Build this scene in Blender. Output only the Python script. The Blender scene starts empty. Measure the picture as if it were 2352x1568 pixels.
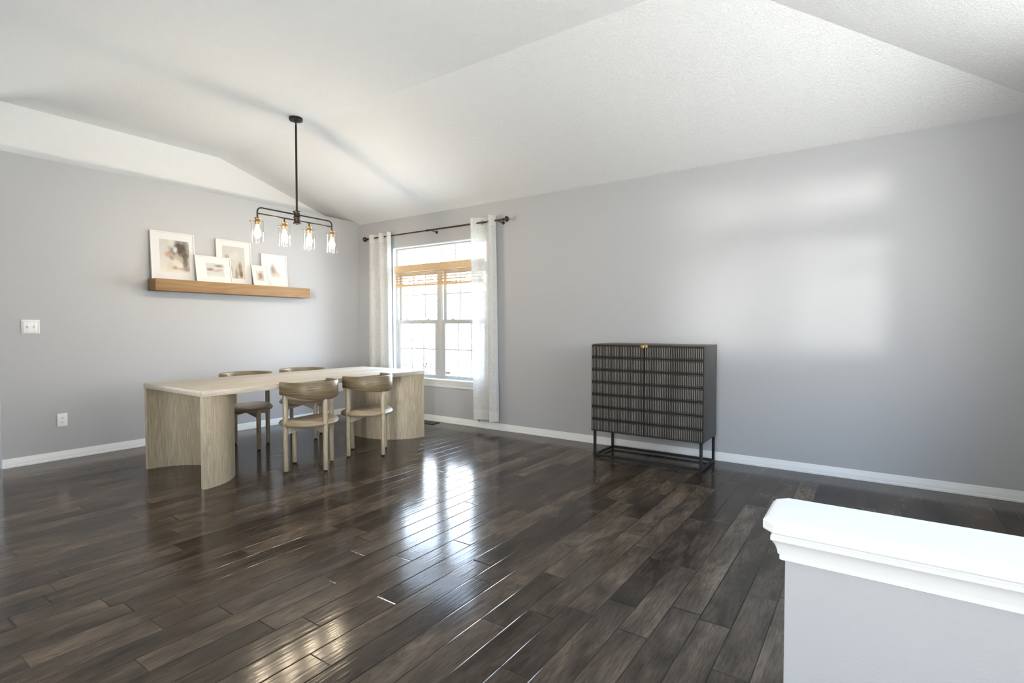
import bpy, bmesh, math, random
from mathutils import Vector, Matrix
PI = math.pi
scene = bpy.context.scene
COL = scene.collection
random.seed(7)

# ------------------------------------------------------------------ mesh helpers
class MB:
    """collects shapes in one bmesh and links them as ONE mesh object"""
    def __init__(s): s.bm = bmesh.new()
    def box(s, x0, x1, y0, y1, z0, z1, bev=0.0, seg=2, mi=0):
        b = bmesh.new(); bmesh.ops.create_cube(b, size=1)
        for v in b.verts:
            v.co = Vector(((x0+x1)/2+v.co.x*(x1-x0), (y0+y1)/2+v.co.y*(y1-y0), (z0+z1)/2+v.co.z*(z1-z0)))
        if bev > 0: bmesh.ops.bevel(b, geom=b.edges[:], offset=bev, segments=seg, affect='EDGES', profile=.5)
        s.merge(b, mi); return s
    def merge(s, b, mi=0, M=None):
        if M is not None: b.transform(M)
        mp = {}
        for v in b.verts: mp[v] = s.bm.verts.new(v.co)
        for f in b.faces:
            try: nf = s.bm.faces.new([mp[v] for v in f.verts]); nf.material_index = mi
            except ValueError: pass
        b.free()
    def tube(s, pts, r, n=12, cap=True, mi=0, closed=False):
        pts = [Vector(p) for p in pts]; rs = r if isinstance(r, (list, tuple)) else [r]*len(pts)
        rings = []; up = None
        for i, p in enumerate(pts):
            a = pts[max(i-1, 0)]; c = pts[min(i+1, len(pts)-1)]
            if closed: a = pts[i-1]; c = pts[(i+1) % len(pts)]
            t = (c-a).normalized()
            if up is None:
                up = Vector((0, 0, 1)) if abs(t.z) < .9 else Vector((1, 0, 0))
            u = (up-t*up.dot(t)).normalized(); w = t.cross(u); up = u
            rings.append([s.bm.verts.new(p+u*math.cos(2*PI*k/n)*rs[i]+w*math.sin(2*PI*k/n)*rs[i]) for k in range(n)])
        m = len(rings)
        for i in range(m if closed else m-1):
            A = rings[i]; B = rings[(i+1) % m]
            for k in range(n):
                f = s.bm.faces.new((A[k], A[(k+1) % n], B[(k+1) % n], B[k])); f.material_index = mi
        if cap and not closed:
            f = s.bm.faces.new(rings[0][::-1]); f.material_index = mi
            f = s.bm.faces.new(rings[-1]); f.material_index = mi
        return s
    def lathe(s, prof, c=(0, 0, 0), n=32, M=None, mi=0):
        """prof: (r,z) list, open profile revolved about z"""
        b = bmesh.new(); rings = []
        for r, z in prof:
            if r < 1e-6: rings.append([b.verts.new((0, 0, z))])
            else: rings.append([b.verts.new((r*math.cos(2*PI*k/n), r*math.sin(2*PI*k/n), z)) for k in range(n)])
        for A, B in zip(rings, rings[1:]):
            for k in range(n):
                k2 = (k+1) % n
                if len(A) == 1 and len(B) == 1: continue
                if len(A) == 1: b.faces.new((A[0], B[k2], B[k]))
                elif len(B) == 1: b.faces.new((A[k], A[k2], B[0]))
                else: b.faces.new((A[k], A[k2], B[k2], B[k]))
        T = Matrix.Translation(c)
        s.merge(b, mi, T @ M if M is not None else T); return s
    def prism(s, poly, z0, z1, axis='z', mi=0, bev=0):
        """extrude polygon; axis z: poly=(x,y); axis x: poly=(y,z); axis y: poly=(x,z)"""
        b = bmesh.new()
        def P(p, h):
            return {'z': (p[0], p[1], h), 'x': (h, p[0], p[1]), 'y': (p[0], h, p[1])}[axis]
        A = [b.verts.new(P(p, z0)) for p in poly]; B = [b.verts.new(P(p, z1)) for p in poly]
        n = len(poly)
        b.faces.new(A); b.faces.new(B[::-1])
        for k in range(n): b.faces.new((A[k], B[k], B[(k+1) % n], A[(k+1) % n]))
        bmesh.ops.recalc_face_normals(b, faces=b.faces[:])
        if bev: bmesh.ops.bevel(b, geom=b.edges[:], offset=bev, segments=2, affect='EDGES', profile=.5)
        s.merge(b, mi); return s
    def quad(s, *p, mi=0):
        f = s.bm.faces.new([s.bm.verts.new(q) for q in p]); f.material_index = mi; return s
    def build(s, name, mat, parent=None, smooth=35, loc=None, recalc=True):
        if recalc: bmesh.ops.recalc_face_normals(s.bm, faces=s.bm.faces[:])
        me = bpy.data.meshes.new(name); s.bm.to_mesh(me); s.bm.free()
        for m in (mat if isinstance(mat, (list, tuple)) else [mat]): me.materials.append(m)
        if smooth:
            for p in me.polygons: p.use_smooth = True
            me.set_sharp_from_angle(angle=math.radians(smooth))
        o = bpy.data.objects.new(name, me); COL.objects.link(o)
        if parent is not None: o.parent = parent
        if loc is not None: o.location = loc
        return o

def tag(o, label=None, cat=None, group=None, kind=None):
    if label: o['label'] = label
    if cat: o['category'] = cat
    if group: o['group'] = group
    if kind: o['kind'] = kind
    return o
def empty(name, loc=(0, 0, 0), rz=0, **k):
    o = bpy.data.objects.new(name, None); COL.objects.link(o)
    o.location = loc; o.rotation_euler = (0, 0, rz); o.empty_display_size = .1
    return tag(o, **k)
def struct(o): o['kind'] = 'structure'; return o
def copy_tree(o, parent=None):
    c = o.copy(); COL.objects.link(c); c.parent = parent
    for ch in [x for x in o.children]: copy_tree(ch, c)
    return c

# ------------------------------------------------------------------ material helpers
class N:
    def __init__(s, name):
        s.m = bpy.data.materials.new(name); s.m.use_nodes = True
        s.t = s.m.node_tree; s.t.nodes.clear()
        s.out = s.t.nodes.new('ShaderNodeOutputMaterial')
    def node(s, typ, **k):
        n = s.t.nodes.new(typ)
        for a, v in k.items(): setattr(n, a, v)
        return n
    def link(s, a, b): s.t.links.new(a, b)
    def val(s, sock, v):
        if hasattr(v, 'is_output'): s.link(v, sock)
        else: sock.default_value = v
    def math(s, op, a, b=0.0, c=0.0, clamp=False):
        n = s.node('ShaderNodeMath', operation=op, use_clamp=clamp)
        s.val(n.inputs[0], a); s.val(n.inputs[1], b); s.val(n.inputs[2], c); return n.outputs[0]
    def obj(s): return s.node('ShaderNodeTexCoord').outputs['Object']
    def sep(s, v):
        n = s.node('ShaderNodeSeparateXYZ'); s.link(v, n.inputs[0]); return n.outputs
    def comb(s, x, y, z):
        n = s.node('ShaderNodeCombineXYZ')
        for i, v in enumerate((x, y, z)): s.val(n.inputs[i], v)
        return n.outputs[0]
    def mapping(s, v, scale=(1, 1, 1), loc=(0, 0, 0), rot=(0, 0, 0)):
        n = s.node('ShaderNodeMapping'); s.link(v, n.inputs[0])
        n.inputs['Scale'].default_value = scale; n.inputs['Location'].default_value = loc; n.inputs['Rotation'].default_value = rot
        return n.outputs[0]
    def noise(s, v, scale=5, detail=2, rough=.5, dist=0):
        n = s.node('ShaderNodeTexNoise'); s.link(v, n.inputs['Vector'])
        n.inputs['Scale'].default_value = scale; n.inputs['Detail'].default_value = detail
        n.inputs['Roughness'].default_value = rough; n.inputs['Distortion'].default_value = dist
        return n.outputs[0]
    def ramp(s, f, stops):
        n = s.node('ShaderNodeValToRGB'); s.val(n.inputs[0], f); e = n.color_ramp.elements
        while len(e) < len(stops): e.new(.5)
        for i, (p, c) in enumerate(stops):
            e[i].position = p; e[i].color = (*c, 1) if len(c) == 3 else c
        return n.outputs[0]
    def mix(s, f, a, b, mode='MIX'):
        n = s.node('ShaderNodeMix', data_type='RGBA', blend_type=mode)
        s.val(n.inputs[0], f)
        for i, v in ((6, a), (7, b)):
            if isinstance(v, tuple) and len(v) == 3: v = (*v, 1)
            s.val(n.inputs[i], v)
        return n.outputs[2]
    def bump(s, h, dist=.001, strength=1):
        n = s.node('ShaderNodeBump'); n.inputs['Distance'].default_value = dist; n.inputs['Strength'].default_value = strength
        s.link(h, n.inputs['Height']); return n.outputs[0]
    def pbr(s, col, rough=.5, metal=0, normal=None, spec=.5, coat=0):
        n = s.node('ShaderNodeBsdfPrincipled')
        if isinstance(col, tuple) and len(col) == 3: col = (*col, 1)
        s.val(n.inputs['Base Color'], col); s.val(n.inputs['Roughness'], rough); s.val(n.inputs['Metallic'], metal)
        s.val(n.inputs['Specular IOR Level'], spec); s.val(n.inputs['Coat Weight'], coat)
        if normal is not None: s.link(normal, n.inputs['Normal'])
        s.link(n.outputs[0], s.out.inputs[0]); return n

def plain(name, col, rough=.5, metal=0, spec=.5, speckle=0.03, sc=40):
    n = N(name); f = n.noise(n.obj(), sc, 2)
    a = tuple(max(0, c*(1-speckle)) for c in col); b = tuple(c*(1+speckle) for c in col)
    n.pbr(n.mix(f, a, b), rough, metal, spec=spec); return n.m

def paint(name, col, bscale, bdist, rough=.6, det=3):
    n = N(name); v = n.obj(); h = n.noise(v, bscale, det, .55)
    big = n.noise(v, 1.3, 2)
    c = n.mix(big, tuple(x*.985 for x in col), tuple(x*1.015 for x in col))
    n.pbr(c, rough, normal=n.bump(h, bdist), spec=.3); return n.m

def oak(name, axis, light=(.54, .485, .40), mid=(.42, .365, .285), dark=(.24, .195, .14), off=0.0, fig=1.0, rough=.42):
    """washed oak with the grain along a local axis"""
    n = N(name); v = n.obj()
    sc = {'x': (.10, 1, 1), 'y': (1, .10, 1), 'z': (1, 1, .10), 'h': (.10, .10, 1)}[axis]
    w = n.mapping(v, sc, (off, off*.7, off*.3))
    big = n.noise(w, 7*fig, 2.5, .5, .6)
    ring = n.math('FRACT', n.math('MULTIPLY', big, 11))
    ring = n.math('ABSOLUTE', n.math('SUBTRACT', ring, .5))
    ringc = n.ramp(ring, [(0, (1, 1, 1)), (.09, (.45,)*3), (.20, (0, 0, 0))])
    sf = {'x': (.025, 1, 1), 'y': (1, .025, 1), 'z': (1, 1, .025), 'h': (.025, .025, 1)}[axis]
    fine = n.noise(n.mapping(v, sf), 260, 3, .65)
    finec = n.ramp(fine, [(.35, (0, 0, 0)), (.65, (1, 1, 1))])
    tone = n.noise(n.mapping(v, sc, (3+off, 1, 2)), 4, 2)
    base = n.mix(finec, mid, light)
    lt = tuple(min(.9, c*1.18) for c in light)
    base = n.mix(n.math('MULTIPLY', ringc, .55), base, lt)
    pores = n.math('MULTIPLY', n.math('SUBTRACT', 1, finec), .42)
    base = n.mix(pores, base, dark)
    tn = n.ramp(tone, [(.3, (.80,)*3), (.7, (1.12,)*3)])
    base = n.mix(1.0, base, tn, 'MULTIPLY')
    n.pbr(base, rough, normal=n.bump(fine, .0004), spec=.55); return n.m

def thin_glass(name, tint=(1, 1, 1), refl=1.0, ior=1.45, rough=0.0):
    n = N(name)
    tr = n.node('ShaderNodeBsdfTransparent'); tr.inputs[0].default_value = (*tint, 1)
    gl = n.node('ShaderNodeBsdfGlossy'); gl.inputs['Roughness'].default_value = rough
    fr = n.node('ShaderNodeFresnel'); ge = n.node('ShaderNodeNewGeometry')
    # same reflectance on both faces of the sheet
    n.link(n.math('ADD', ior, n.math('MULTIPLY', ge.outputs['Backfacing'], 1/ior-ior)), fr.inputs[0])
    mx = n.node('ShaderNodeMixShader'); n.link(n.math('MULTIPLY', fr.outputs[0], refl, clamp=True), mx.inputs[0])
    n.link(tr.outputs[0], mx.inputs[1]); n.link(gl.outputs[0], mx.inputs[2]); n.link(mx.outputs[0], n.out.inputs[0])
    return n.m

def emit(name, col, k):
    n = N(name); e = n.node('ShaderNodeEmission'); e.inputs[0].default_value = (*col, 1); e.inputs[1].default_value = k
    n.link(e.outputs[0], n.out.inputs[0]); return n.m

# walls, ceiling, trim
M_WALL = paint('wall_paint', (.43, .43, .435), 260, .0006, .55)
M_CEIL = None
def ceil_mat():
    n = N('ceiling_paint'); v = n.obj()
    a = n.noise(v, 55, 4, .6, 1.2); b = n.noise(v, 16, 2, .5, .5)
    h = n.math('ADD', n.ramp(a, [(.42, (0,)*3), (.62, (1,)*3)]), n.math('MULTIPLY', b, .6))
    n.pbr((.83, .83, .825), .75, normal=n.bump(h, .0016), spec=.2); return n.m
M_CEIL = ceil_mat()
M_TRIM = paint('trim_paint', (.77, .77, .757), 90, .0003, .35)
M_WHITE = plain('white_plastic', (.80, .80, .79), .35)
M_SLOT = plain('dark_slot', (.03, .025, .02), .5)
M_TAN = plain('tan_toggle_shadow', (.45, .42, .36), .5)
M_VINYL = plain('window_vinyl', (.44, .435, .42), .4)
M_GLASS = thin_glass('window_glass', (.97, .98, .98))
M_SHADE = thin_glass('shade_glass', (.995, .99, .985), 1.0)
M_BRONZE = plain('dark_bronze', (.040, .033, .027), .42, .75, speckle=.15)
M_RODBR = plain('rubbed_bronze', (.060, .036, .022), .36, .7, speckle=.2)
M_BRASS = plain('brass', (.62, .42, .18), .3, 1)
M_STEEL = plain('nickel', (.45, .44, .42), .3, 1)
M_BLKMETAL = plain('black_metal', (.018, .017, .017), .45, .3)
M_GLIDE = plain('black_glide', (.015, .014, .013), .5)
M_BULB = emit('bulb_glow', (1.0, .82, .59), 250)
M_CANDLE = plain('bulb_collar', (.85, .75, .6), .4)

def floor_mat():
    n = N('dark_plank_floor'); co = n.sep(n.obj()); x, y = co[0], co[1]
    W, X0 = .1256, .0504
    u = n.math('DIVIDE', n.math('SUBTRACT', x, X0), W); row = n.math('FLOOR', u); fu = n.math('FRACT', u)
    wn = n.node('ShaderNodeTexWhiteNoise', noise_dimensions='1D'); n.link(row, wn.inputs['W'])
    L = n.math('ADD', .62, n.math('MULTIPLY', wn.outputs[0], .55))
    wn3 = n.node('ShaderNodeTexWhiteNoise', noise_dimensions='1D'); n.link(n.math('ADD', row, 91.3), wn3.inputs['W'])
    vv = n.math('DIVIDE', n.math('ADD', y, n.math('MULTIPLY', wn3.outputs[0], 9)), L)
    # vary the length of the boards along a row
    vv = n.math('ADD', vv, n.math('MULTIPLY', n.math('SINE', n.math('ADD', n.math('MULTIPLY', vv, 2.1), n.math('MULTIPLY', row, 1.7))), .22))
    colm = n.math('FLOOR', vv); fv = n.math('FRACT', vv)
    wn2 = n.node('ShaderNodeTexWhiteNoise', noise_dimensions='2D'); n.link(n.comb(row, colm, 0), wn2.inputs['Vector'])
    rnd = wn2.outputs[0]; rc = n.sep(wn2.outputs[1])
    du = n.math('MULTIPLY', n.math('MINIMUM', fu, n.math('SUBTRACT', 1, fu)), W)
    dv = n.math('MULTIPLY', n.math('MINIMUM', fv, n.math('SUBTRACT', 1, fv)), .85)
    # figure of each board
    ox = n.math('MULTIPLY', rc[0], 37); oy = n.math('MULTIPLY', rc[1], 53)
    g = n.comb(n.math('ADD', x, ox), n.math('ADD', n.math('MULTIPLY', y, .16), oy), 0)
    fig = n.noise(g, 10, 3, .55, 1.0)
    ring = n.math('ABSOLUTE', n.math('SUBTRACT', n.math('FRACT', n.math('MULTIPLY', fig, 9)), .5))
    ringc = n.ramp(ring, [(0, (0,)*3), (.16, (.75,)*3), (.5, (1,)*3)])
    g2 = n.comb(n.math('ADD', x, ox), n.math('ADD', n.math('MULTIPLY', y, .035), oy), 0)
    fine = n.noise(g2, 190, 3, .65)
    g3 = n.comb(n.math('ADD', x, ox), n.math('ADD', n.math('MULTIPLY', y, .35), oy), 3.0)
    blot = n.noise(g3, 7, 3, .6, .4)
    t = n.math('ADD', n.math('MULTIPLY', rnd, .24), n.math('MULTIPLY', blot, .76))
    col = n.ramp(t, [(.28, (.022, .0155, .011)), (.43, (.049, .035, .0245)), (.58, (.086, .062, .043)), (.76, (.165, .118, .081))])
    col = n.mix(n.math('MULTIPLY', n.math('SUBTRACT', 1, ringc), .42), col, (.022, .018, .015))
    fm = n.ramp(fine, [(.3, (.66,)*3), (.7, (1.25,)*3)])
    col = n.mix(1.0, col, fm, 'MULTIPLY')
    # joints
    eu = n.ramp(du, [(.0006, (0,)*3), (.0024, (1,)*3)]); ev = n.ramp(dv, [(.0005, (0,)*3), (.0022, (1,)*3)])
    edge = n.math('MULTIPLY', eu, ev)
    col = n.mix(edge, (.012, .010, .009), col)
    # scuffs: pale hair scratches
    sv = n.comb(n.math('MULTIPLY', x, 1.0), n.math('MULTIPLY', y, .6), 0)
    scn = n.math('ABSOLUTE', n.math('SUBTRACT', n.noise(sv, 3.1, 1, .4, 1.5), .5))
    # hand scraped ripples along the boards + chatter marks across
    g4 = n.comb(n.math('ADD', x, n.math('MULTIPLY', rc[2], 11)), n.math('ADD', n.math('MULTIPLY', y, .07), oy), 0)
    rip = n.noise(g4, 62, 2, .5, .3)
    g5 = n.comb(n.math('ADD', n.math('MULTIPLY', x, .6), ox), n.math('ADD', y, oy), 0)
    cha = n.noise(g5, 55, 1, .5)
    chm = n.ramp(n.noise(g3, 9, 1), [(.55, (0,)*3), (.7, (1,)*3)])
    bev = n.math('MULTIPLY', n.ramp(du, [(0, (0,)*3), (.004, (1,)*3)]), n.ramp(dv, [(0, (0,)*3), (.003, (1,)*3)]))
    h = n.math('ADD', n.math('MULTIPLY', rip, .42), n.math('MULTIPLY', n.math('MULTIPLY', cha, chm), .16))
    h = n.math('ADD', h, n.math('MULTIPLY', bev, .75))
    h = n.math('ADD', h, n.math('MULTIPLY', rnd, .25))
    rough = n.math('ADD', .09, n.math('MULTIPLY', fine, .10))
    n.pbr(col, rough, normal=n.bump(h, .0011), spec=.16)
    return n.m
M_FLOOR = floor_mat()

# ------------------------------------------------------------------ camera
cam = bpy.data.cameras.new('camera'); co = bpy.data.objects.new('camera', cam); COL.objects.link(co)
cam.sensor_width = 36; cam.lens = 1198.87/2352*36; cam.clip_start = .05
co.location = (6.1607, -5.0008, 1.22)
co.rotation_euler = (math.radians(90-1.5376), 0, math.radians(34.7173))
scene.camera = co

# ------------------------------------------------------------------ room
XR = 7.154; ZE = 2.706; SL = .30; ZF = 3.25; YF = -(ZF-ZE)/SL; XF = XR+YF   # eave, slope, flat height, fold lines
ZL = 2.735; LD = .31; YFR = -7.2; YLW = -3.83; XL = -3.2
# window openings
W1 = dict(x0=.70, x1=2.335, z0=.545, z1=2.31)
W2 = dict(y0=-3.40, y1=-1.16, z0=1.0, z1=2.50)     # right wall
W3 = dict(x0=4.8, x1=5.95, z0=.35, z1=2.6); W5 = dict(x0=6.48, x1=7.10, z0=.10, z1=2.35)         # front wall; the narrow opening is added to brighten the low walls
W4 = dict(y0=-6.6, y1=-4.6, z0=.5, z1=2.4)        # hall wall, unseen at left; opening added to brighten the ceiling

m = MB(); m.box(XL-.1, XR+.2, YFR-.2, .2, -.12, 0); struct(m.build('floor', M_FLOOR, smooth=0))
# back wall with the window opening
T = .16
m = MB()
m.box(-.5, W1['x0'], 0, T, 0, ZE+.02); m.box(W1['x1'], XR+.2, 0, T, 0, ZE+.02)
m.box(W1['x0'], W1['x1'], 0, T, 0, W1['z0']); m.box(W1['x0'], W1['x1'], 0, T, W1['z1'], ZE+.02)
struct(m.build('wall_back', M_WALL, smooth=0))
# left wall: painted grey up to a ledge, white above, set back
m = MB(); m.box(-LD, 0, YLW, 0, 0, ZL); struct(m.build('wall_left', M_WALL, smooth=0))
m = MB(); m.box(-LD-.1, -LD, YLW+.1, .1, ZL-.3, ZF+.05); struct(m.build('wall_upper_left', M_CEIL, smooth=0))
m = MB(); m.box(XL, -LD-.0005, YLW, YLW+.1, 0, ZF+.05); struct(m.build('wall_hall_back', M_WALL, smooth=0))
m = MB()
for a in ((W4['y1'], YLW+.1, 0, ZF+.05), (YFR, W4['y0'], 0, ZF+.05), (W4['y0'], W4['y1'], 0, W4['z0']), (W4['y0'], W4['y1'], W4['z1'], ZF+.05)): m.box(XL-.1, XL, *a)
struct(m.build('wall_hall_left', M_WALL, smooth=0))
# right wall with a window behind the frame edge
m = MB()
for a in ((W2['y1'], 0, 0, ZE+.02), (YFR, W2['y0'], 0, ZE+.02), (W2['y0'], W2['y1'], 0, W2['z0']), (W2['y0'], W2['y1'], W2['z1'], ZE+.02)):
    m.box(XR, XR+T, *a)
struct(m.build('wall_right', M_WALL, smooth=0))
m = MB()
for a in ((XL, W3['x0'], 0, ZF+.05), (W3['x1'], W5['x0'], 0, ZF+.05), (W5['x1'], XR+.2, 0, ZF+.05)): m.box(a[0], a[1], YFR-T, YFR, a[2], a[3])
for w_ in (W3, W5): m.box(w_['x0'], w_['x1'], YFR-T, YFR, 0, w_['z0']); m.box(w_['x0'], w_['x1'], YFR-T, YFR, w_['z1'], ZF+.05)
struct(m.build('wall_front', M_WALL, smooth=0))
# ceiling: flat middle, slopes down to the back wall and to the right wall
m = MB(); e = .16; ze = ZE-SL*e
m.quad((XL-.1, YF, ZF), (XF, YF, ZF), (XF, YFR-.1, ZF), (XL-.1, YFR-.1, ZF))
m.quad((XL-.1, YF, ZF), (XL-.1, e, ze), (XR+e, e, ze), (XF, YF, ZF))
m.quad((XF, YF, ZF), (XR+e, e, ze), (XR+e, YFR-.1, ze), (XF, YFR-.1, ZF))
struct(m.build('ceiling', M_CEIL, smooth=0))
# baseboards
def bb(name, axis, a, b, at, sgn):
    h = .078
    prof = [(0, 0), (.016, 0), (.016, .014), (.012, .018), (.011, .048), (.008, .055), (.0075, .066), (.004, h), (0, h)]
    m = MB()
    m.prism([(at+sgn*p[0], p[1]) for p in prof], a, b, axis)
    return struct(m.build(name, M_TRIM, smooth=25))
bb('baseboard_back', 'x', 0, XR, 0, -1)
bb('baseboard_left', 'y', YLW, 0, 0, 1)
bb('baseboard_right', 'y', YFR, 0, XR, -1)
# half wall with a moulded cap
m = MB(); m.box(6.005, XR, -3.705, -3.59, 0, .72, bev=.004); hw = struct(m.build('wall_half', M_WALL, smooth=30))
def cap():
    m = MB()
    yc = -3.6475; xe = 6.005
    # flat board with clipped corners and eased edge
    def ring(x0, half, ch, z):
        return [(XR, yc-half, z), (x0+ch, yc-half, z), (x0, yc-half+ch, z), (x0, yc+half-ch, z), (x0+ch, yc+half, z), (XR, yc+half, z)]
    def mould(off, z, ch=0.002): return ring(xe-off, .0575+off, ch, z)
    rs = [mould(.0, .700), mould(.008, .702), mould(.010, .704), mould(.010, .716), mould(.013, .7165), mould(.0145, .726), mould(.018, .737),
          mould(.0235, .746), mould(.0265, .749), mould(.0265, .757), mould(.024, .760), mould(.024, .768),
          ring(xe-.041, .0965, .024, .768), ring(xe-.043, .0985, .025, .771), ring(xe-.043, .0985, .025, .788), ring(xe-.0405, .096, .0245, .7905),
          ring(xe-.0345, .090, .022, .7975), ring(xe-.030, .0865, .020, .799)]
    vs = [[m.bm.verts.new(p) for p in r] for r in rs]
    for A, B in zip(vs, vs[1:]):
        for k in range(6): m.bm.faces.new((A[k], A[(k+1) % 6], B[(k+1) % 6], B[k]))
    m.bm.faces.new(vs[-1]); m.bm.faces.new(vs[0][::-1])
    return m
struct(cap().build('trim_1', M_TRIM, smooth=25))

# ------------------------------------------------------------------ window
def make_window():
    w = empty('window_1', (0, 0, 0), kind='structure')
    x0, x1, z0, z1 = W1['x0'], W1['x1'], W1['z0'], W1['z1']
    # reveals
    m = MB(); t = .012
    m.box(x0, x0+t, -.001, .055, z0, z1); m.box(x1-t, x1, -.001, .055, z0, z1); m.box(x0, x1, -.001, .055, z1-t, z1)
    m.build('jamb', M_TRIM, w, smooth=0)
    fy0, fy1 = .05, .14; fx0, fx1 = x0+.012, x1-.012; ft = z1-.012
    m = MB(); b = .003
    m.box(fx0, fx0+.035, fy0, fy1, z0, ft, b); m.box(fx1-.035, fx1, fy0, fy1, z0, ft, b)
    m.box(fx0+.036, fx1-.036, fy0+.001, fy1-.001, z0, z0+.028, b); m.box(fx0+.036, fx1-.036, fy0+.001, fy1-.001, ft-.02, ft, b)
    cx = 1.5175
    m.box(cx-.05, cx+.05, fy0+.002, fy1-.002, z0+.0285, 1.954, b); m.box(cx-.036, cx+.036, fy0-.008, fy0+.0015, z0+.03, 1.953, b)
    m.box(fx0+.036, fx1-.036, fy0+.0015, fy1-.0015, 1.955, 2.025, b)
    m.build('window_frame', M_VINYL, w)
    # transom
    m = MB(); m.box(fx0+.03, fx1-.03, .09, .096, 2.02, ft-.015); m.build('pane', M_GLASS, w, smooth=0)
    m = MB()
    for i in range(1, 6):
        x = fx0+.07+(fx1-fx0-.14)*i/6; m.box(x-.006, x+.006, .082, .09, 2.02, ft-.018)
    m.build('muntin', M_VINYL, w, smooth=0)
    for sx0, sx1 in ((fx0+.032, cx-.048), (cx+.048, fx1-.032)):
        # upper sash (outer track)
        s = MB(); y0, y1 = .092, .125
        s.box(sx0, sx0+.036, y0, y1, 1.27, 1.96, .003); s.box(sx1-.036, sx1, y0, y1, 1.27, 1.96, .003)
        s.box(sx0+.0365, sx1-.0365, y0, y1, 1.92, 1.96, .003); s.box(sx0+.0365, sx1-.0365, y0, y1, 1.27, 1.312, .003)
        up = s.build('upper_sash', M_VINYL, w)
        g = MB(); g.box(sx0+.03, sx1-.03, .107, .111, 1.30, 1.93); g.build('pane', M_GLASS, up, smooth=0)
        g = MB()
        for i in (1, 2):
            x = sx0+.036+(sx1-sx0-.072)*i/3; g.box(x-.007, x+.007, .099, .107, 1.31, 1.925)
        g.box(sx0+.034, sx1-.034, .0985, .1065, 1.653, 1.667); g.build('muntin', M_VINYL, up, smooth=0)
        # lower sash (inner track)
        s = MB(); y0, y1 = .056, .09
        s.box(sx0, sx0+.042, y0, y1, z0+.03, 1.322, .003); s.box(sx1-.042, sx1, y0, y1, z0+.03, 1.322, .003)
        s.box(sx0+.0425, sx1-.0425, y0, y1, z0+.03, .598, .003); s.box(sx0+.0425, sx1-.0425, y0, y1, 1.272, 1.322, .003)
        lo = s.build('lower_sash', M_VINYL, w)
        g = MB(); g.box(sx0+.035, sx1-.035, .071, .075, .59, 1.28); g.build('pane', M_GLASS, lo, smooth=0)
        g = MB()
        for i in (1, 2):
            x = sx0+.042+(sx1-sx0-.084)*i/3; g.box(x-.007, x+.007, .063, .071, .595, 1.275)
        g.box(sx0+.04, sx1-.04, .0625, .0705, .928, .943); g.build('muntin', M_VINYL, lo, smooth=0)
        for fx in (.22, .76):   # sash locks
            k = MB(); xx = sx0+(sx1-sx0)*fx
            k.box(xx-.028, xx+.028, .060, .086, 1.322, 1.330, .002); k.box(xx-.006, xx+.03, .062, .074, 1.330, 1.338, .002)
            k.build('sash_lock', M_VINYL, lo)
    # stool and apron
    m = MB(); m.box(x0-.05, x1+.05, -.035, .055, z0-.012, z0+.010, .006, 3)
    prof = [(0, .455), (-.011, .455), (-.013, .462), (-.012, .480), (-.016, .490), (-.020, .500), (-.022, .515), (-.026, .524), (-.026, .534), (0, .534)]
    m.prism(prof, x0-.04, x1+.04, 'x'); m.build('sill', M_TRIM, w, smooth=25)
    return w
make_window()
# stand-in frames of unseen windows; hall and narrow front ones added for light
def simple_window(name, axis, a0, a1, z0, z1, at, nv, nh):
    w = empty(name, (0, 0, 0), kind='structure'); m = MB(); g = MB()
    def bx(M, p0, p1, q0, q1, r0, r1):
        if axis == 'x': M.box(p0, p1, q0, q1, r0, r1)
        else: M.box(q0, q1, p0, p1, r0, r1)
    d0, d1 = at
    for p in (a0, a1-.05): bx(m, p, p+.05, d0, d1, z0, z1)
    for r in (z0, z1-.05): bx(m, a0, a1, d0, d1, r, r+.05)
    for i in range(1, nv): p = a0+(a1-a0)*i/nv; bx(m, p-.035, p+.035, d0, d1, z0, z1)
    for i in range(1, nh): r = z0+(z1-z0)*i/nh; bx(m, a0, a1, d0, d1, r-.03, r+.03)
    m.build('window_frame', M_VINYL, w, smooth=0)
    bx(g, a0, a1, (d0+d1)/2-.002, (d0+d1)/2+.002, z0, z1); g.build('pane', M_GLASS, w, smooth=0)
simple_window('window_2', 'y', W2['y0'], W2['y1'], W2['z0'], W2['z1'], (XR+.06, XR+.12), 2, 2)
simple_window('added_window_5', 'x', W5['x0'], W5['x1'], W5['z0'], W5['z1'], (YFR-.12, YFR-.06), 1, 1)
simple_window('added_window_4', 'y', W4['y0'], W4['y1'], W4['z0'], W4['z1'], (XL-.08, XL-.03), 2, 2)
sh2 = MB(); sh2.box(XR+.02, XR+.03, W2['y0']+.01, W2['y1']-.01, 1.93, 2.20)
simple_window('window_3', 'x', W3['x0'], W3['x1'], W3['z0'], W3['z1'], (YFR-.12, YFR-.06), 2, 1)
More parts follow.
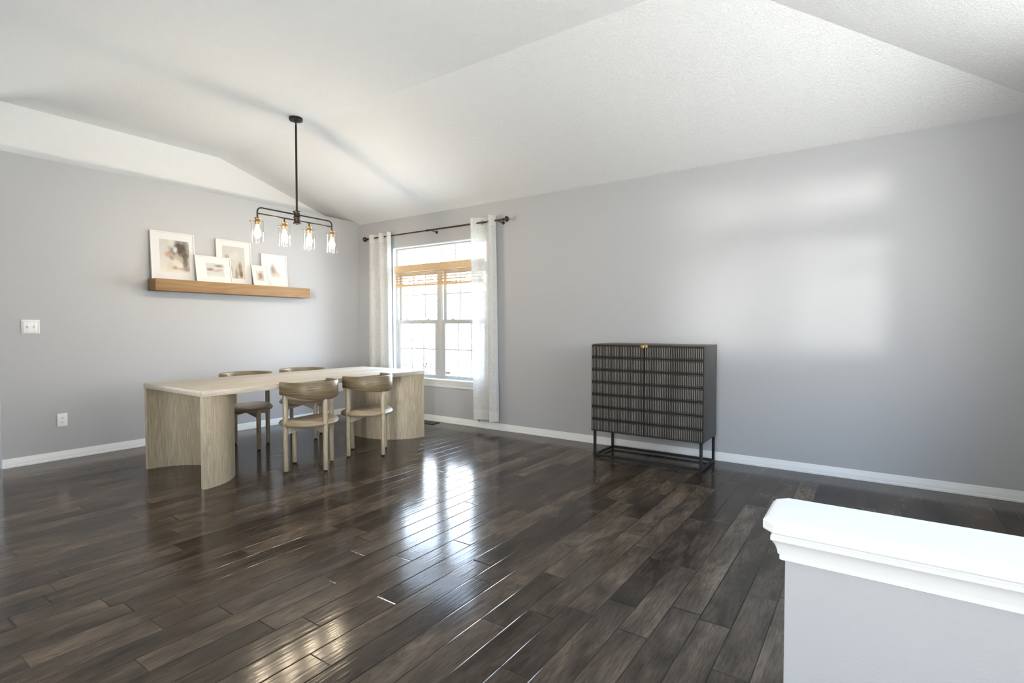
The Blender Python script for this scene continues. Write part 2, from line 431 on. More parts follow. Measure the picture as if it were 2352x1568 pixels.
# small warning sticker in the corner of the right lower pane
stk = MB(); stk.box(-.037, .037, -.0006, .0006, -.015, .015)
def sticker_mat():
    n = N('sticker_print'); c = n.sep(n.obj()); x, z = c[0], c[2]
    top = n.math('GREATER_THAN', z, .0005)
    base = n.mix(top, (.02, .02, .03), (.75, .10, .03))
    bars = n.math('MULTIPLY', n.math('GREATER_THAN', n.math('FRACT', n.math('MULTIPLY', x, 150)), .35), n.math('LESS_THAN', n.math('ABSOLUTE', x), .024))
    l1 = n.math('LESS_THAN', n.math('ABSOLUTE', n.math('SUBTRACT', z, .0075)), .003)
    l2 = n.math('LESS_THAN', n.math('ABSOLUTE', n.math('ADD', z, .0075)), .004)
    f = n.math('MULTIPLY', bars, n.math('MAXIMUM', l1, l2), clamp=True)
    col = n.mix(f, base, (.8, .78, .75))
    bd = n.math('MAXIMUM', n.math('GREATER_THAN', n.math('ABSOLUTE', x), .035), n.math('GREATER_THAN', n.math('ABSOLUTE', z), .0135))
    n.pbr(n.mix(bd, col, (.85, .85, .85)), .4); return n.m
so = stk.build('window_sticker', sticker_mat(), smooth=0, loc=(1.640, .0697, .634))
tag(so, 'small red and black warning sticker on lower right window pane', 'sticker')

# ------------------------------------------------------------------ oak dining table
OAK_Y = oak('oak_grain_lengthwise', 'y', fig=.6)
OAK_X = oak('oak_grain_across', 'x', fig=1.5)
OAK_Z = oak('oak_grain_upright', 'z', light=(.60, .515, .375), mid=(.45, .37, .255), dark=(.26, .205, .135), off=1.3)
OAK_B = oak('oak_bentwood', 'h', light=(.27, .208, .118), mid=(.155, .113, .060), dark=(.08, .056, .029), off=2.1, fig=1.6)
OAK_L = oak('oak_legs', 'z', light=(.50, .425, .30), mid=(.35, .285, .19), dark=(.19, .145, .09), off=3.3)
OAK_S = oak('oak_seat', 'h', light=(.44, .355, .245), mid=(.33, .255, .165), dark=(.20, .145, .085), off=4.1, fig=.9)

TX0, TX1, TY0, TY1, TZ = 1.0, 2.045, -3.125, -.775, .743
tb = empty('dining_table', ((TX0+TX1)/2, (TY0+TY1)/2, 0), label='long washed-oak dining table on two curved panel pedestals, four chairs tucked in', cat='table')
hx, hy = (TX1-TX0)/2, (TY1-TY0)/2
m = MB(); m.box(-hx, hx, -hy, hy, TZ-.044, TZ, .002, 2); m.build('table_top', OAK_Y, tb)
def pedestal(sgn):
    # half-ellipse panel, open towards the table end, bulging towards the middle
    a, b, t = hx-.004, .425, .042; n = 48
    o = []; i_ = []
    for k in range(n+1):
        th = PI*k/n
        o.append((a*math.cos(th), b*math.sin(th))); i_.append(((a-t)*math.cos(th), (b-t)*math.sin(th)))
    poly = o+i_[::-1]
    y0 = -hy+.006
    poly = [(x, (y0+y) if sgn < 0 else -(y0+y)) for x, y in poly]
    m = MB(); bm = m.bm; z0, z1 = 0, TZ-.044
    L = len(poly)
    A = [bm.verts.new((x, y, z0)) for x, y in poly]; B = [bm.verts.new((x, y, z1)) for x, y in poly]
    for k in range(L): bm.faces.new((A[k], A[(k+1) % L], B[(k+1) % L], B[k]))
    for k in range(n):
        bm.faces.new((A[k], A[L-1-k], A[L-2-k], A[k+1])); bm.faces.new((B[k], B[k+1], B[L-2-k], B[L-1-k]))
    return m.build('pedestal', OAK_Z, tb, smooth=30)
pedestal(-1); pedestal(1)

# ------------------------------------------------------------------ chairs
def make_chair():
    root = empty('dining_chair', (0, 0, 0)); R = .2255; lr = .0215
    # seat: round, saddle-dished
    m = MB(); nr, ns = 14, 56; Rs = .243
    def top(x, y):
        r = math.hypot(x, y)/Rs
        z = .424+.022*min(1, abs(y)/.2)**2+.010*max(0, x/.24)**2 - .012*max(0, -x/.24)**2
        return z - .030*max(0, (r-.80)/.20)**2.2
    rings = [[m.bm.verts.new((0, 0, top(0, 0)))]]
    for i in range(1, nr+1):
        f = (i/nr)**.8; rings.append([m.bm.verts.new((Rs*f*math.cos(2*PI*k/ns), Rs*f*math.sin(2*PI*k/ns), top(Rs*f*math.cos(2*PI*k/ns), Rs*f*math.sin(2*PI*k/ns)))) for k in range(ns)])
    for rr, zz in ((.246, .404), (.242, .394), (.232, .387), (.215, .385)):
        rings.append([m.bm.verts.new((rr*math.cos(2*PI*k/ns), rr*math.sin(2*PI*k/ns), zz)) for k in range(ns)])
    for A, B in zip(rings, rings[1:]):
        for k in range(ns):
            k2 = (k+1) % ns
            m.bm.faces.new((A[0], B[k], B[k2]) if len(A) == 1 else (A[k], B[k], B[k2], A[k2]))
    m.bm.faces.new(rings[-1][::-1])
    m.build('seat', OAK_S, root, smooth=60)
    # bent back: centre of the arc over the +x leg, ends run forward past the side legs
    m = MB(); th0 = math.radians(104); n = 60; pts = []
    Ro, Ri = .243, .211
    def sect(al):
        c = math.cos(al*PI/2/(PI/2)) ; k = max(0, math.cos(al))
        zb = .650-.040*k**1.3; return zb, .762
    rings = []
    for i in range(n+1):
        al = -th0+2*th0*i/n
        if abs(al) <= PI/2:
            d = Vector((math.cos(al), math.sin(al), 0)); cO, cI = d*Ro, d*Ri
        else:
            s_ = 1 if al > 0 else -1; run = (abs(al)-PI/2)*R*1.05
            cO = Vector((-run, s_*Ro, 0)); cI = Vector((-run, s_*Ri, 0))
        zb, zt = sect(al if abs(al) < PI/2 else PI/2)
        bv = .007
        dO = (cO-cI).normalized()*bv
        P = [cI+dO+Vector((0, 0, zb)), cO-dO+Vector((0, 0, zb)), cO+Vector((0, 0, zb+bv)), cO+Vector((0, 0, (zb+zt)/2)), cO+Vector((0, 0, zt-bv)), cO-dO+Vector((0, 0, zt)),
             cI+dO+Vector((0, 0, zt)), cI+Vector((0, 0, zt-bv)), cI+Vector((0, 0, (zb+zt)/2)), cI+Vector((0, 0, zb+bv))]
        rings.append([m.bm.verts.new(p) for p in P])
    for A, B in zip(rings, rings[1:]):
        for k in range(10): m.bm.faces.new((A[k], A[(k+1) % 10], B[(k+1) % 10], B[k]))
    m.bm.faces.new(rings[0]); m.bm.faces.new(rings[-1][::-1])
    m.build('backrest', OAK_B, root, smooth=50)
    # legs: three carry the back, the front one only the seat
    for x, y, h in ((R, 0, .618), (0, R, .652), (0, -R, .652), (-R, 0, .400)):
        m = MB()
        pr = [(0, .011), (lr-.004, .011), (lr-.001, .015), (lr-.0015, .1), (lr, .35)]
        if h > .5: pr += [(lr, h-.034), (lr-.001, h-.028), (.0155, h-.016), (.0150, h+.004), (0, h+.004)]
        else: pr += [(lr, h-.002), (lr-.002, h), (0, h)]
        m.lathe(pr, (x, y, 0), 24); lg = m.build('leg', OAK_L, root, smooth=40)
        g = MB(); g.lathe([(0, 0), (.013, 0), (.0145, .002), (.0145, .0105), (0, .0105)], (x, y, 0), 20); g.build('glide', M_GLIDE, lg, smooth=40)
    # crossed rails below the seat, deeper at the legs
    for ax in (0, 1):
        m = MB(); q = R-.012
        poly = [(-q, .388), (q, .388), (q, .322), (.02, .356), (-.02, .356), (-q, .322)]
        poly = [(p[0], p[1]-(.0006 if ax else 0)) for p in poly]
        m.prism(poly, -.014, .014, 'y' if ax == 0 else 'x', bev=.002); m.build('seat_rail', OAK_X if ax == 0 else OAK_Y, root)
    return root
chair = make_chair()
G = 'oak dining chairs around the table'
chair.location = (2.119, -2.277, 0)
tag(chair, 'washed oak dining chair nearest the camera, between the table pedestals', 'chair', G)
for loc, rz, lab in (((2.110, -1.636, 0), 0, 'washed oak dining chair on near side of table, in front of the far pedestal'),
                     ((.925, -2.190, 0), PI, 'oak dining chair on wall side of table, seen beside the near pedestal'),
                     ((.930, -1.550, 0), PI, 'oak dining chair on wall side of table, mostly hidden behind the nearest chair')):
    c = copy_tree(chair); c.location = loc; c.rotation_euler = (0, 0, rz); tag(c, lab, 'chair', G)

# ------------------------------------------------------------------ sideboard cabinet
def ebony():
    n = N('black_stained_wood'); v = n.obj()
    f = n.noise(n.mapping(v, (1, 1, .04)), 180, 3, .6)
    c = n.mix(f, (.030, .027, .024), (.062, .056, .050)); n.pbr(c, .42, normal=n.bump(f, .0003), spec=.5); return n.m
M_EBONY = ebony()
M_RIB = plain('rib_highlight_lacquer', (.19, .172, .148), .38, 0, spec=.6, speckle=.25, sc=60)  # rib fronts paler than the black door: highlights put into the colour
M_DOORBASE = plain('door_panel_black', (.016, .0145, .013), .5, 0, spec=.3)  # door panel darkened in the colour, deepening shade between the ribs
cab = empty('cabinet', (4.497, -.318, 0), label='tall black cabinet with two ribbed doors on an open black metal frame', cat='cabinet')
cw, cf, cb = .508, -.205, .222       # half width, carcass front, back (local y)
zb, zt = .249, 1.067
m = MB(); m.box(-cw, cw, cf, cb, zb, zt, .002); m.build('body', M_EBONY, cab)
def door(x0, x1):
    m = MB(); y = cf-.001; t = .016; z0, z1 = zb+.002, zt-.008
    m.box(x0, x1, y-t, y, z0, z1, .001, 1)
    yf = y-t; rows = 7; pitch = (z1-z0)/rows; n = 33; cwid = (x1-x0-.008)/n
    def strip(xc, w, a, b, d):   # rounded-face rib
        bm = m.bm; A = []
        for k, (px, py) in enumerate(((-w/2, 0), (-w/2, -d*.55), (-w*.25, -d), (w*.25, -d), (w/2, -d*.55), (w/2, 0))):
            A.append((bm.verts.new((xc+px, yf+py, a)), bm.verts.new((xc+px, yf+py, b))))
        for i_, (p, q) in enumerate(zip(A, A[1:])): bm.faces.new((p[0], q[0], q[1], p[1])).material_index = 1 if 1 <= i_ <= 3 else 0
        bm.faces.new([p[0] for p in A][::-1]); bm.faces.new([p[1] for p in A])
    for xs in (x0, x1-.0035): m.box(xs, xs+.0035, yf-.008, yf+.001, z0+.0002, z1-.0002)
    for r in range(rows):
        a = z0+r*pitch
        for i in range(n):
            xc = x0+.004+cwid*(i+.5)
            strip(xc, cwid*.50, a+.0175, a+pitch-.0175, .012)
            strip(xc, cwid*.42, a+.0090, a+.0135, .009); strip(xc, cwid*.42, a+pitch-.0135, a+pitch-.0090, .009)
        if r: m.box(x0+.0015, x1-.0015, yf-.005, yf, a-.0055, a+.0055)
    m.box(x0+.0015, x1-.0015, yf-.005, yf, z0+.0005, z0+.0055); m.box(x0+.0015, x1-.0015, yf-.005, yf, z1-.0055, z1-.0005)
    return m.build('door', [M_DOORBASE, M_RIB], cab, smooth=30)
dl = door(-cw-.002, -.0012); dr = door(.0012, cw+.002)
for d, x0, x1, z in ((dl, -.031, -.0015, 1.037), (dr, .0015, .031, 1.041)):
    m = MB(); y = cf-.017
    m.box(x0, x1, y-.018, y-.008, z-.003, z+.023, .001); m.box(x0, x1, y-.017, cf-.004, z+.0225, z+.0255, .0005, 1)
    h = m.build('handle', M_BRASS, d); h['label'] = 'square brass tab handle'
m = MB(); fx, f0, f1, s = .499, -.211, .220, .022
for x in (-fx, fx-s):
    for y in (f0, f1-s): m.box(x, x+s, y, y+s, .004, zb, .001, 1)
    m.box(x, x+s, f0+s, f1-s, .010, .010+s, .001, 1)
for y in (f0, f1-s):
    m.box(-fx+s, fx-s, y, y+s, .010, .010+s, .001, 1)
for x in (-fx+.011, fx-.011):
    for y in (f0+.011, f1-.011): m.lathe([(0, 0), (.008, 0), (.008, .005), (0, .005)], (x, y, 0), 12)
m.build('metal_frame', M_BLKMETAL, cab)

# ------------------------------------------------------------------ picture shelf and frames
def pine():
    n = N('honey_pine'); v = n.obj()
    w = n.mapping(v, (1, .09, 1)); big = n.noise(w, 9, 2, .5, .5)
    ring = n.math('ABSOLUTE', n.math('SUBTRACT', n.math('FRACT', n.math('MULTIPLY', big, 7)), .5))
    fine = n.noise(n.mapping(v, (1, .03, 1)), 150, 2)
    c = n.mix(n.math('MULTIPLY', ring, 1.6, clamp=True), (.225, .128, .054), (.30, .185, .088))
    c = n.mix(n.math('MULTIPLY', fine, .35), c, (.25, .135, .055))
    kn = n.node('ShaderNodeTexVoronoi'); n.link(n.mapping(v, (5, 2.0, 5)), kn.inputs['Vector']); kn.inputs['Scale'].default_value = 1.6
    k = n.ramp(kn.outputs['Distance'], [(.05, (1,)*3), (.14, (0,)*3)])
    c = n.mix(n.math('MULTIPLY', k, .6), c, (.15, .075, .03))
    n.pbr(c, .55, spec=.35); return n.m
SY0, SY1, SD = -2.705, -.942, .185
sh = empty('wall_shelf', (0, (SY0+SY1)/2, 1.598), label='chunky honey-brown wooden ledge shelf on left wall holding five frames', cat='shelf')
hl = (SY1-SY0)/2
m = MB(); m.box(.001, SD, -hl, hl, 0, .122, .003); m.build('beam', pine(), sh)
SZ = 1.720
def print_mat(name, base, blobs):
    """soft, out-of-focus photo print: elliptical patches of colour in local y,z"""
    n = N(name); c = n.sep(n.obj()); y, z = c[1], c[2]
    wob = n.noise(n.obj(), 14, 2)
    col = (*[b_*.66 for b_ in base], 1)
    for (cy, cz, ry, rz, cc, k) in blobs:
        a = n.math('DIVIDE', n.math('SUBTRACT', y, cy), ry); b = n.math('DIVIDE', n.math('SUBTRACT', z, cz), rz)
        d = n.math('SQRT', n.math('ADD', n.math('MULTIPLY', a, a), n.math('MULTIPLY', b, b)))
        d = n.math('ADD', d, n.math('MULTIPLY', n.math('SUBTRACT', wob, .5), .9))
        f = n.math('MULTIPLY', n.ramp(d, [(.35, (1,)*3), (1.25, (0,)*3)]), k)
        col = n.mix(f, col, cc)
    n.pbr(col, .3, spec=.4); return n.m
M_FRAMEW = plain('frame_white', (.62, .615, .60), .45)
M_MAT = plain('mat_board', (.60, .595, .58), .7)
def picture(yc, w, h, xb, pw, ph, poff, mat, label, thick=.022, rest=.003):
    """frame standing on the shelf at x=xb, leaning back to the wall"""
    root = empty('picture_frame', (xb, yc, SZ), label=label, cat='picture frame', group='framed prints on the wall shelf')
    lean = math.asin((xb-thick-rest)/h)
    root.rotation_euler = (0, -lean, 0)
    m = MB(); b = .012; t = thick
    m.box(-t, 0, -w/2, -w/2+b, 0, h, .0015, 1); m.box(-t, 0, w/2-b, w/2, 0, h, .0015, 1)
    m.box(-t, 0, -w/2+b, w/2-b, 0, b, .0015, 1); m.box(-t, 0, -w/2+b, w/2-b, h-b, h, .0015, 1)
    m.build('frame_border', M_FRAMEW, root)
    m = MB(); m.box(-t+.002, -.006, -w/2+b, w/2-b, b, h-b); m.build('mat', M_MAT, root, smooth=0)
    m = MB(); m.box(-.0061, -.005, -pw/2, pw/2, -ph/2, ph/2); p = m.build('print', mat, root, smooth=0, loc=(0, poff[0], h/2+poff[1]))
    return root
DK, TN, OR, CR, WH = (.060, .046, .035), (.21, .15, .09), (.30, .13, .045), (.40, .34, .26), (.54, .52, .49)
p1 = print_mat('print_portrait', (.70, .67, .62), [(.05, .07, .12, .14, DK, 1), (.10, .0, .05, .2, DK, .9), (-.03, .14, .04, .06, WH, .8), (.005, .07, .028, .04, WH, .9), (-.06, .02, .05, .045, OR, .6), (-.03, -.015, .035, .035, (.22, .14, .08), .8),
     (.02, -.0, .03, .06, CR, .8), (.055, -.03, .03, .05, CR, .7), (-.05, -.11, .05, .07, CR, .7), (.0, -.12, .035, .03, OR, .9), (.05, -.13, .06, .025, OR, .6), (.12, -.13, .04, .035, (.14, .12, .12), .8)])
p2 = print_mat('print_landscape', (.72, .70, .66), [(.05, .045, .07, .02, (.16, .15, .14), .9), (-.05, .0, .05, .022, TN, .9), (.0, -.015, .05, .015, (.30, .24, .17), .6), (.05, .0, .04, .02, OR, .35), (.0, -.06, .09, .02, WH, .6)])
p3 = print_mat('print_interior', (.70, .66, .60), [(-.07, .13, .04, .04, (.48, .45, .41), .7), (.03, .11, .03, .05, (.55, .5, .45), .6), (.0, .07, .07, .05, WH, .6), (-.06, -.11, .05, .1, (.20, .155, .11), .95), (.03, -.13, .03, .11, TN, .8), (.07, -.08, .03, .13, TN, .9), (.085, -.14, .022, .06, (.13, .08, .04), .9), (-.08, .06, .03, .03, TN, .6)])
p4 = print_mat('print_square', (.66, .6, .52), [(-.0, .0, .035, .05, TN, .8), (.0, -.03, .03, .03, OR, .5), (-.02, .045, .02, .015, WH, .8), (.01, .02, .02, .015, (.33, .2, .1), .5)])
p5 = print_mat('print_oval', (.90, .89, .87), [(-.02, .02, .05, .085, (.26, .22, .18), .9), (.02, -.02, .06, .07, (.42, .28, .18), .6), (.015, -.05, .03, .03, (.5, .45, .4), .7), (.065, .06, .045, .07, (.594, .587, .574), 1)])
picture(-2.475, .425, .510, .062, .285, .345, (.015, .0), p1, 'large white frame with a dark portrait print, leftmost on the wall shelf')
picture(-2.085, .385, .300, .120, .19, .145, (.015, .0), p2, 'low landscape white frame with small beige print, second from left on shelf', .018, .045)
picture(-1.830, .405, .510, .050, .255, .37, (-.005, .0), p3, 'tall white frame in the middle of shelf, partly behind two lower frames')
picture(-1.548, .190, .252, .120, .088, .125, (0, .0), p4, 'smallest white frame with a tiny square tan print on wall shelf', .016, .045)
picture(-1.335, .335, .405, .055, .19, .22, (.0, -.02), p5, 'white frame with a brown oval-shaped print, rightmost on wall shelf')

# ------------------------------------------------------------------ switch and outlets
def outlet(y, z, label):
    r = empty('wall_outlet', (0, y, z), label=label, cat='outlet', group='white wall outlets')
    m = MB(); m.box(.0005, .006, -.0375, .0375, -.061, .061, .003, 3); m.build('cover_plate', M_WHITE, r)
    for zz in (-.0195, .0195):
        m = MB(); pts = []
        for k in range(24):
            a = 2*PI*k/24; pts.append((max(-.0165, min(.0165, .0195*math.cos(a))), zz+.0145*math.sin(a)*1.0))
        m.prism(pts, .004, .0072, 'x'); rc = m.build('receptacle', M_WHITE, r)
        m = MB()
        m.box(.0070, .0075, -.0078, -.0052, zz-.001, zz+.0075); m.box(.0070, .0075, .0052, .0078, zz, zz+.0072); m.box(.0070, .0075, -.0025, .0025, zz-.0095, zz-.0045)
        m.build('slot', M_SLOT, rc, smooth=0)
outlet(-3.418, .365, 'white double outlet low on left wall, in bare wall left of the table')
outlet(-.348, .380, 'white double outlet low on left wall, seen between the two near chairs')
sw = empty('light_switch', (0, -3.624, 1.226), label='white double toggle light switch plate at left end of grey wall', cat='light switch')
m = MB(); m.box(.0005, .006, -.062, .062, -.062, .062, .003, 3); m.box(.005, .0085, -.055, .055, -.055, .055, .002, 2)
cp = m.build('cover_plate', M_WHITE, sw)
m = MB()
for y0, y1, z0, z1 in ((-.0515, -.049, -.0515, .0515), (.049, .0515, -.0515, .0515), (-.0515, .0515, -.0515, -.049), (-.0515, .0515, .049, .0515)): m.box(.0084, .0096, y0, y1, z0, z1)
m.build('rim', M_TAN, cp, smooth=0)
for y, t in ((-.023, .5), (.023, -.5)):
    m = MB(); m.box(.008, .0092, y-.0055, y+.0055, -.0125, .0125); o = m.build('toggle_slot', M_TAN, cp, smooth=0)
    m = MB(); b = bmesh.new(); bmesh.ops.create_cube(b, size=1)
    m.merge(b, 0, Matrix.Translation((.013, y, .004*(1 if t > 0 else -1))) @ Matrix.Rotation(-t, 4, 'Y') @ Matrix.Diagonal((.016, .0075, .008, 1)))
    m.build('toggle', M_WHITE, cp, smooth=0)
    for z in (-.033, .033):
        m = MB(); m.lathe([(0, .0011), (.003, .0008), (.0034, 0)], (.0085, y, z), 12, Matrix.Rotation(PI/2, 4, 'Y'))
        m.build('screw', M_TAN, cp)
# floor register below the window
rg = empty('floor_register', (1.46, -.130, 0), label='dark bronze floor vent register set in floorboards under the window', cat='vent')
m = MB(); m.box(-.148, .148, -.062, .062, .0005, .003); m.build('base', M_SLOT, rg, smooth=0)
m = MB(); z0, z1 = .001, .007
m.box(-.155, .155, -.068, -.052, z0, z1, .002); m.box(-.155, .155, .052, .068, z0, z1, .002); m.box(-.155, -.139, -.055, .055, z0, z1, .002); m.box(.139, .155, -.055, .055, z0, z1, .002)
for i in range(22):
    x = -.134+.268*i/21; m.box(x-.0025, x+.0025, -.053, .053, .002, .006)
for y in (-.018, .018): m.box(-.14, .14, y-.003, y+.003, .002, .0062)
m.build('grille', plain('register_metal', (.10, .075, .055), .45, .3), rg)

# ------------------------------------------------------------------ curtain rod, curtains, bamboo shade
RY, RZ = -.085, 2.464
rod = empty('curtain_rod', (0, RY, RZ), label='dark bronze curtain rod with ball finials above the window', cat='curtain rod')
rm = Matrix.Rotation(PI/2, 4, 'Y')
m = MB(); m.tube([(.28, 0, 0), (1.45, 0, 0)], .0085, 14); m.tube([(1.40, 0, 0), (2.62, 0, 0)], .0105, 14); m.lathe([(0, -.012), (.0135, -.012), (.0145, 0), (.0135, .012), (0, .012)], (1.435, 0, 0), 18, rm)
m.build('pole', M_RODBR, rod)
def finial(x, s):
    m = MB(); pr = [(.0, -.005), (.012, -.005), (.014, .004), (.010, .012), (.016, .020), (.017, .026), (.010, .034), (.013, .042), (.026, .052), (.033, .062), (.034, .068), (.029, .075), (.024, .080), (.016, .088), (.006, .094), (0, .095)]
    m.lathe(pr, (x, 0, 0), 24, Matrix.Rotation(s*PI/2, 4, 'Y')); m.build('finial', M_RODBR, rod, smooth=60)
finial(.285, -1); finial(2.615, 1)
for x in (.33, 1.52, 2.575):
    m = MB(); m.tube([(x, -RY-.003, -.02), (x, .03, -.02), (x, .004, -.014)], .005, 10); m.lathe([(0, 0), (.02, 0), (.02, .004), (.014, .007), (0, .007)], (x, -RY-.0005, -.02), 16, Matrix.Rotation(PI/2, 4, 'X'))
    m.tube([(x, .004, -.0135), (x, -.008, -.013), (x, -.012, -.006)], .004, 8); m.build('bracket', M_RODBR, rod)

def linen():
    n = N('sheer_linen'); v = n.obj()
    a = n.noise(n.mapping(v, (1, 1, 22)), 22, 3, .7); b = n.noise(n.mapping(v, (26, 26, .7)), 14, 3, .7)
    w = n.math('ADD', n.math('MULTIPLY', a, .6), n.math('MULTIPLY', b, .4))
    df = n.node('ShaderNodeBsdfDiffuse'); df.inputs[0].default_value = (.74, .735, .715, 1)
    n.link(n.ramp(w, [(.36, (.50, .495, .48)), (.62, (.80, .795, .775))]), df.inputs[0])
    tl = n.node('ShaderNodeBsdfTranslucent'); tl.inputs[0].default_value = (.58, .575, .55, 1)
    tp = n.node('ShaderNodeBsdfTransparent')
    m1 = n.node('ShaderNodeMixShader'); m1.inputs[0].default_value = .18; n.link(df.outputs[0], m1.inputs[1]); n.link(tl.outputs[0], m1.inputs[2])
    m2 = n.node('ShaderNodeMixShader'); n.link(n.ramp(w, [(.34, (.05,)*3), (.60, (.0,)*3)]), m2.inputs[0]); n.link(m1.outputs[0], m2.inputs[1]); n.link(tp.outputs[0], m2.inputs[2])
    n.link(m2.outputs[0], n.out.inputs[0]); return n.m
def linen_hem():
    n = N('linen_hem'); df = n.node('ShaderNodeBsdfDiffuse'); df.inputs[0].default_value = (.74, .735, .715, 1)
    tl = n.node('ShaderNodeBsdfTranslucent'); tl.inputs[0].default_value = (.7, .69, .65, 1)
    m1 = n.node('ShaderNodeMixShader'); m1.inputs[0].default_value = .3; n.link(df.outputs[0], m1.inputs[1]); n.link(tl.outputs[0], m1.inputs[2])
    n.link(m1.outputs[0], n.out.inputs[0]); return n.m
M_LINEN, M_HEM = linen(), linen_hem()
def curtain(path_top, path_bot, zt, zb, label, grom):
    """path: list of (x,y) fold corners (plan); cloth swept from top to bottom, hems of their own material"""
    root = empty('curtain', (0, 0, 0), label=label, cat='curtain', group='sheer white curtains at the window')
    def smooth(path, n=14):
        P = [Vector((x, y, 0)) for x, y in path]; out = []
        for i in range(len(P)-1):
            p0, p1, p2, p3 = P[max(i-1, 0)], P[i], P[i+1], P[min(i+2, len(P)-1)]
            for k in range(n):
                t = k/n
                out.append(.5*((2*p1)+(p2-p0)*t+(2*p0-5*p1+4*p2-p3)*t*t+(3*p1-p0-3*p2+p3)*t**3))
        out.append(P[-1]); return out
    A, B = smooth(path_top), smooth(path_bot); nz = 40; m = MB(); g = []
    for j in range(nz+1):
        # small extra rows at hems
        f = j/nz; z = zt+(zb-zt)*f; row = []
        for i, (a, b) in enumerate(zip(A, B)):
            p = a.lerp(b, f**.8); w = .0035*math.sin(i*.37+f*9)*f
            row.append(m.bm.verts.new((p.x, p.y+w, z)))
        g.append(row)
    for j in range(nz):
        hem = 1 if (j < 2 or j >= nz-2) else 0
        for i in range(len(A)-1):
            f = m.bm.faces.new((g[j][i], g[j+1][i], g[j+1][i+1], g[j][i+1])); f.material_index = hem
    m.build('cloth', [M_LINEN, M_HEM], root, smooth=80, recalc=False)
    for gx, gy, ang in grom:
        m = MB(); pts = [(.021*math.cos(2*PI*k/20), 0, .021*math.sin(2*PI*k/20)) for k in range(20)]
        m.tube(pts, .0042, 8, closed=True); o = m.build('grommet', M_STEEL, root, smooth=60, loc=(gx, gy, RZ)); o.rotation_euler = (0, 0, ang)
    return root
y0 = RY
curtain([(.315, y0+.03), (.345, y0-.03), (.40, y0-.035), (.455, y0+.03), (.50, y0+.045), (.545, y0-.03), (.575, y0-.055), (.61, y0-.03), (.635, y0+.04), (.67, y0+.05), (.70, y0-.025), (.74, y0-.055), (.775, y0-.02)],
        [(.285, y0+.03), (.33, y0-.03), (.41, y0-.04), (.48, y0+.03), (.53, y0+.045), (.57, y0-.03), (.605, y0-.055), (.645, y0-.03), (.675, y0+.04), (.71, y0+.05), (.74, y0-.025), (.775, y0-.055), (.81, y0-.02)],
        2.51, .13, 'sheer white linen curtain at left of window, near the room corner', [(.435, y0-.004, .75), (.56, y0-.0, .9), (.69, y0, .9)])
curtain([(2.165, y0-.02), (2.185, y0-.05), (2.215, y0-.035), (2.245, y0-.005), (2.30, y0-.0), (2.345, y0+.02), (2.385, y0+.045), (2.425, y0+.02), (2.445, y0-.03), (2.462, y0-.062), (2.495, y0-.05), (2.515, y0+.01)],
        [(2.215, y0-.02), (2.235, y0-.055), (2.27, y0-.03), (2.31, y0-.0), (2.36, y0+.015), (2.41, y0+.02), (2.44, y0-.01), (2.465, y0-.05), (2.49, y0-.075), (2.52, y0-.06), (2.545, y0-.03), (2.56, y0+.01)],
        2.525, .118, 'sheer white linen curtain at right of window, hanging by the bare grey wall', [(2.325, y0-.0, .25), (2.428, y0, .95)])

shd = empty('bamboo_shade', (0, -.028, 0), label='half-raised woven bamboo roman shade across the upper window', cat='window shade')
tag(sh2.build('bamboo_shade', M_BAM2_ := plain('bamboo_pale', (.62, .44, .25), .5), smooth=0), 'half-raised bamboo shade on the side window beyond the picture', 'window shade')
M_BAM = plain('bamboo', (.52, .33, .15), .55, speckle=.3, sc=70); M_BAM2 = plain('bamboo_header', (.62, .44, .25), .5, speckle=.08, sc=25)
bx0, bx1 = .765, 2.30
m = MB(); m.box(bx0, bx1, -.012, .020, 1.962, 2.054, .003); m.build('headrail', M_BAM2, shd)
m = MB(); z = 1.957; rr = random.Random(3); q = 0
while z > 1.785:
    thick = q % 3 == 0
    for k in range(3 if thick else 1):
        r = .0027 if thick else rr.uniform(.0010, .0016); y = rr.uniform(-.004, .004)
        pts = [(bx0+.004+(bx1-bx0-.008)*j/8, y+rr.uniform(-.0012, .0012), z+rr.uniform(-.0012, .0012)) for j in range(9)]
        m.tube(pts, r, 6); z -= 2*r*.95
    z -= rr.uniform(.004, .008); q += 1
m.build('reeds', M_BAM, shd)
m = MB()
for i in range(6):
    zz = 1.768+i*.0045; m.tube([(bx0+.004, .002*(i % 2), zz), (bx1-.004, .002*(i % 2), zz)], .0024, 6)
m.build('folded_hem', M_BAM2, shd)
for x in (.85, 1.02, 1.22, 1.40, 1.70, 1.86, 2.06, 2.22):
    m = MB(); m.tube([(x+.0025*math.sin(k*2.4), -.003*(-1)**k, 1.962-k*.0095) for k in range(21)], .0016, 6)
    m.build('warp_cord', M_BAM, shd)
m = MB(); m.tube([(.800, -.020, 1.965), (.806, -.030, 1.6), (.815, -.032, 1.268)], .0035, 8); m.build('tilt_wand', plain('pale_wand', (.72, .62, .48), .4), shd)
m = MB(); m.tube([(2.19, -.004, 1.965), (2.205, .008, 1.0), (2.215, .012, .116)], .0014, 6); pc = m.build('pull_cord', plain('cord', (.6, .5, .38), .8), shd)
m = MB(); m.lathe([(0, .118), (.004, .117), (.005, .108), (.0095, .092), (.010, .084), (.0075, .076), (0, .075)], (2.2155, .012, 0), 16); o = m.build('cord_tassel', plain('tassel_wood', (.25, .13, .05), .4), pc, smooth=60)
o['label'] = 'brown wooden cord tassel'

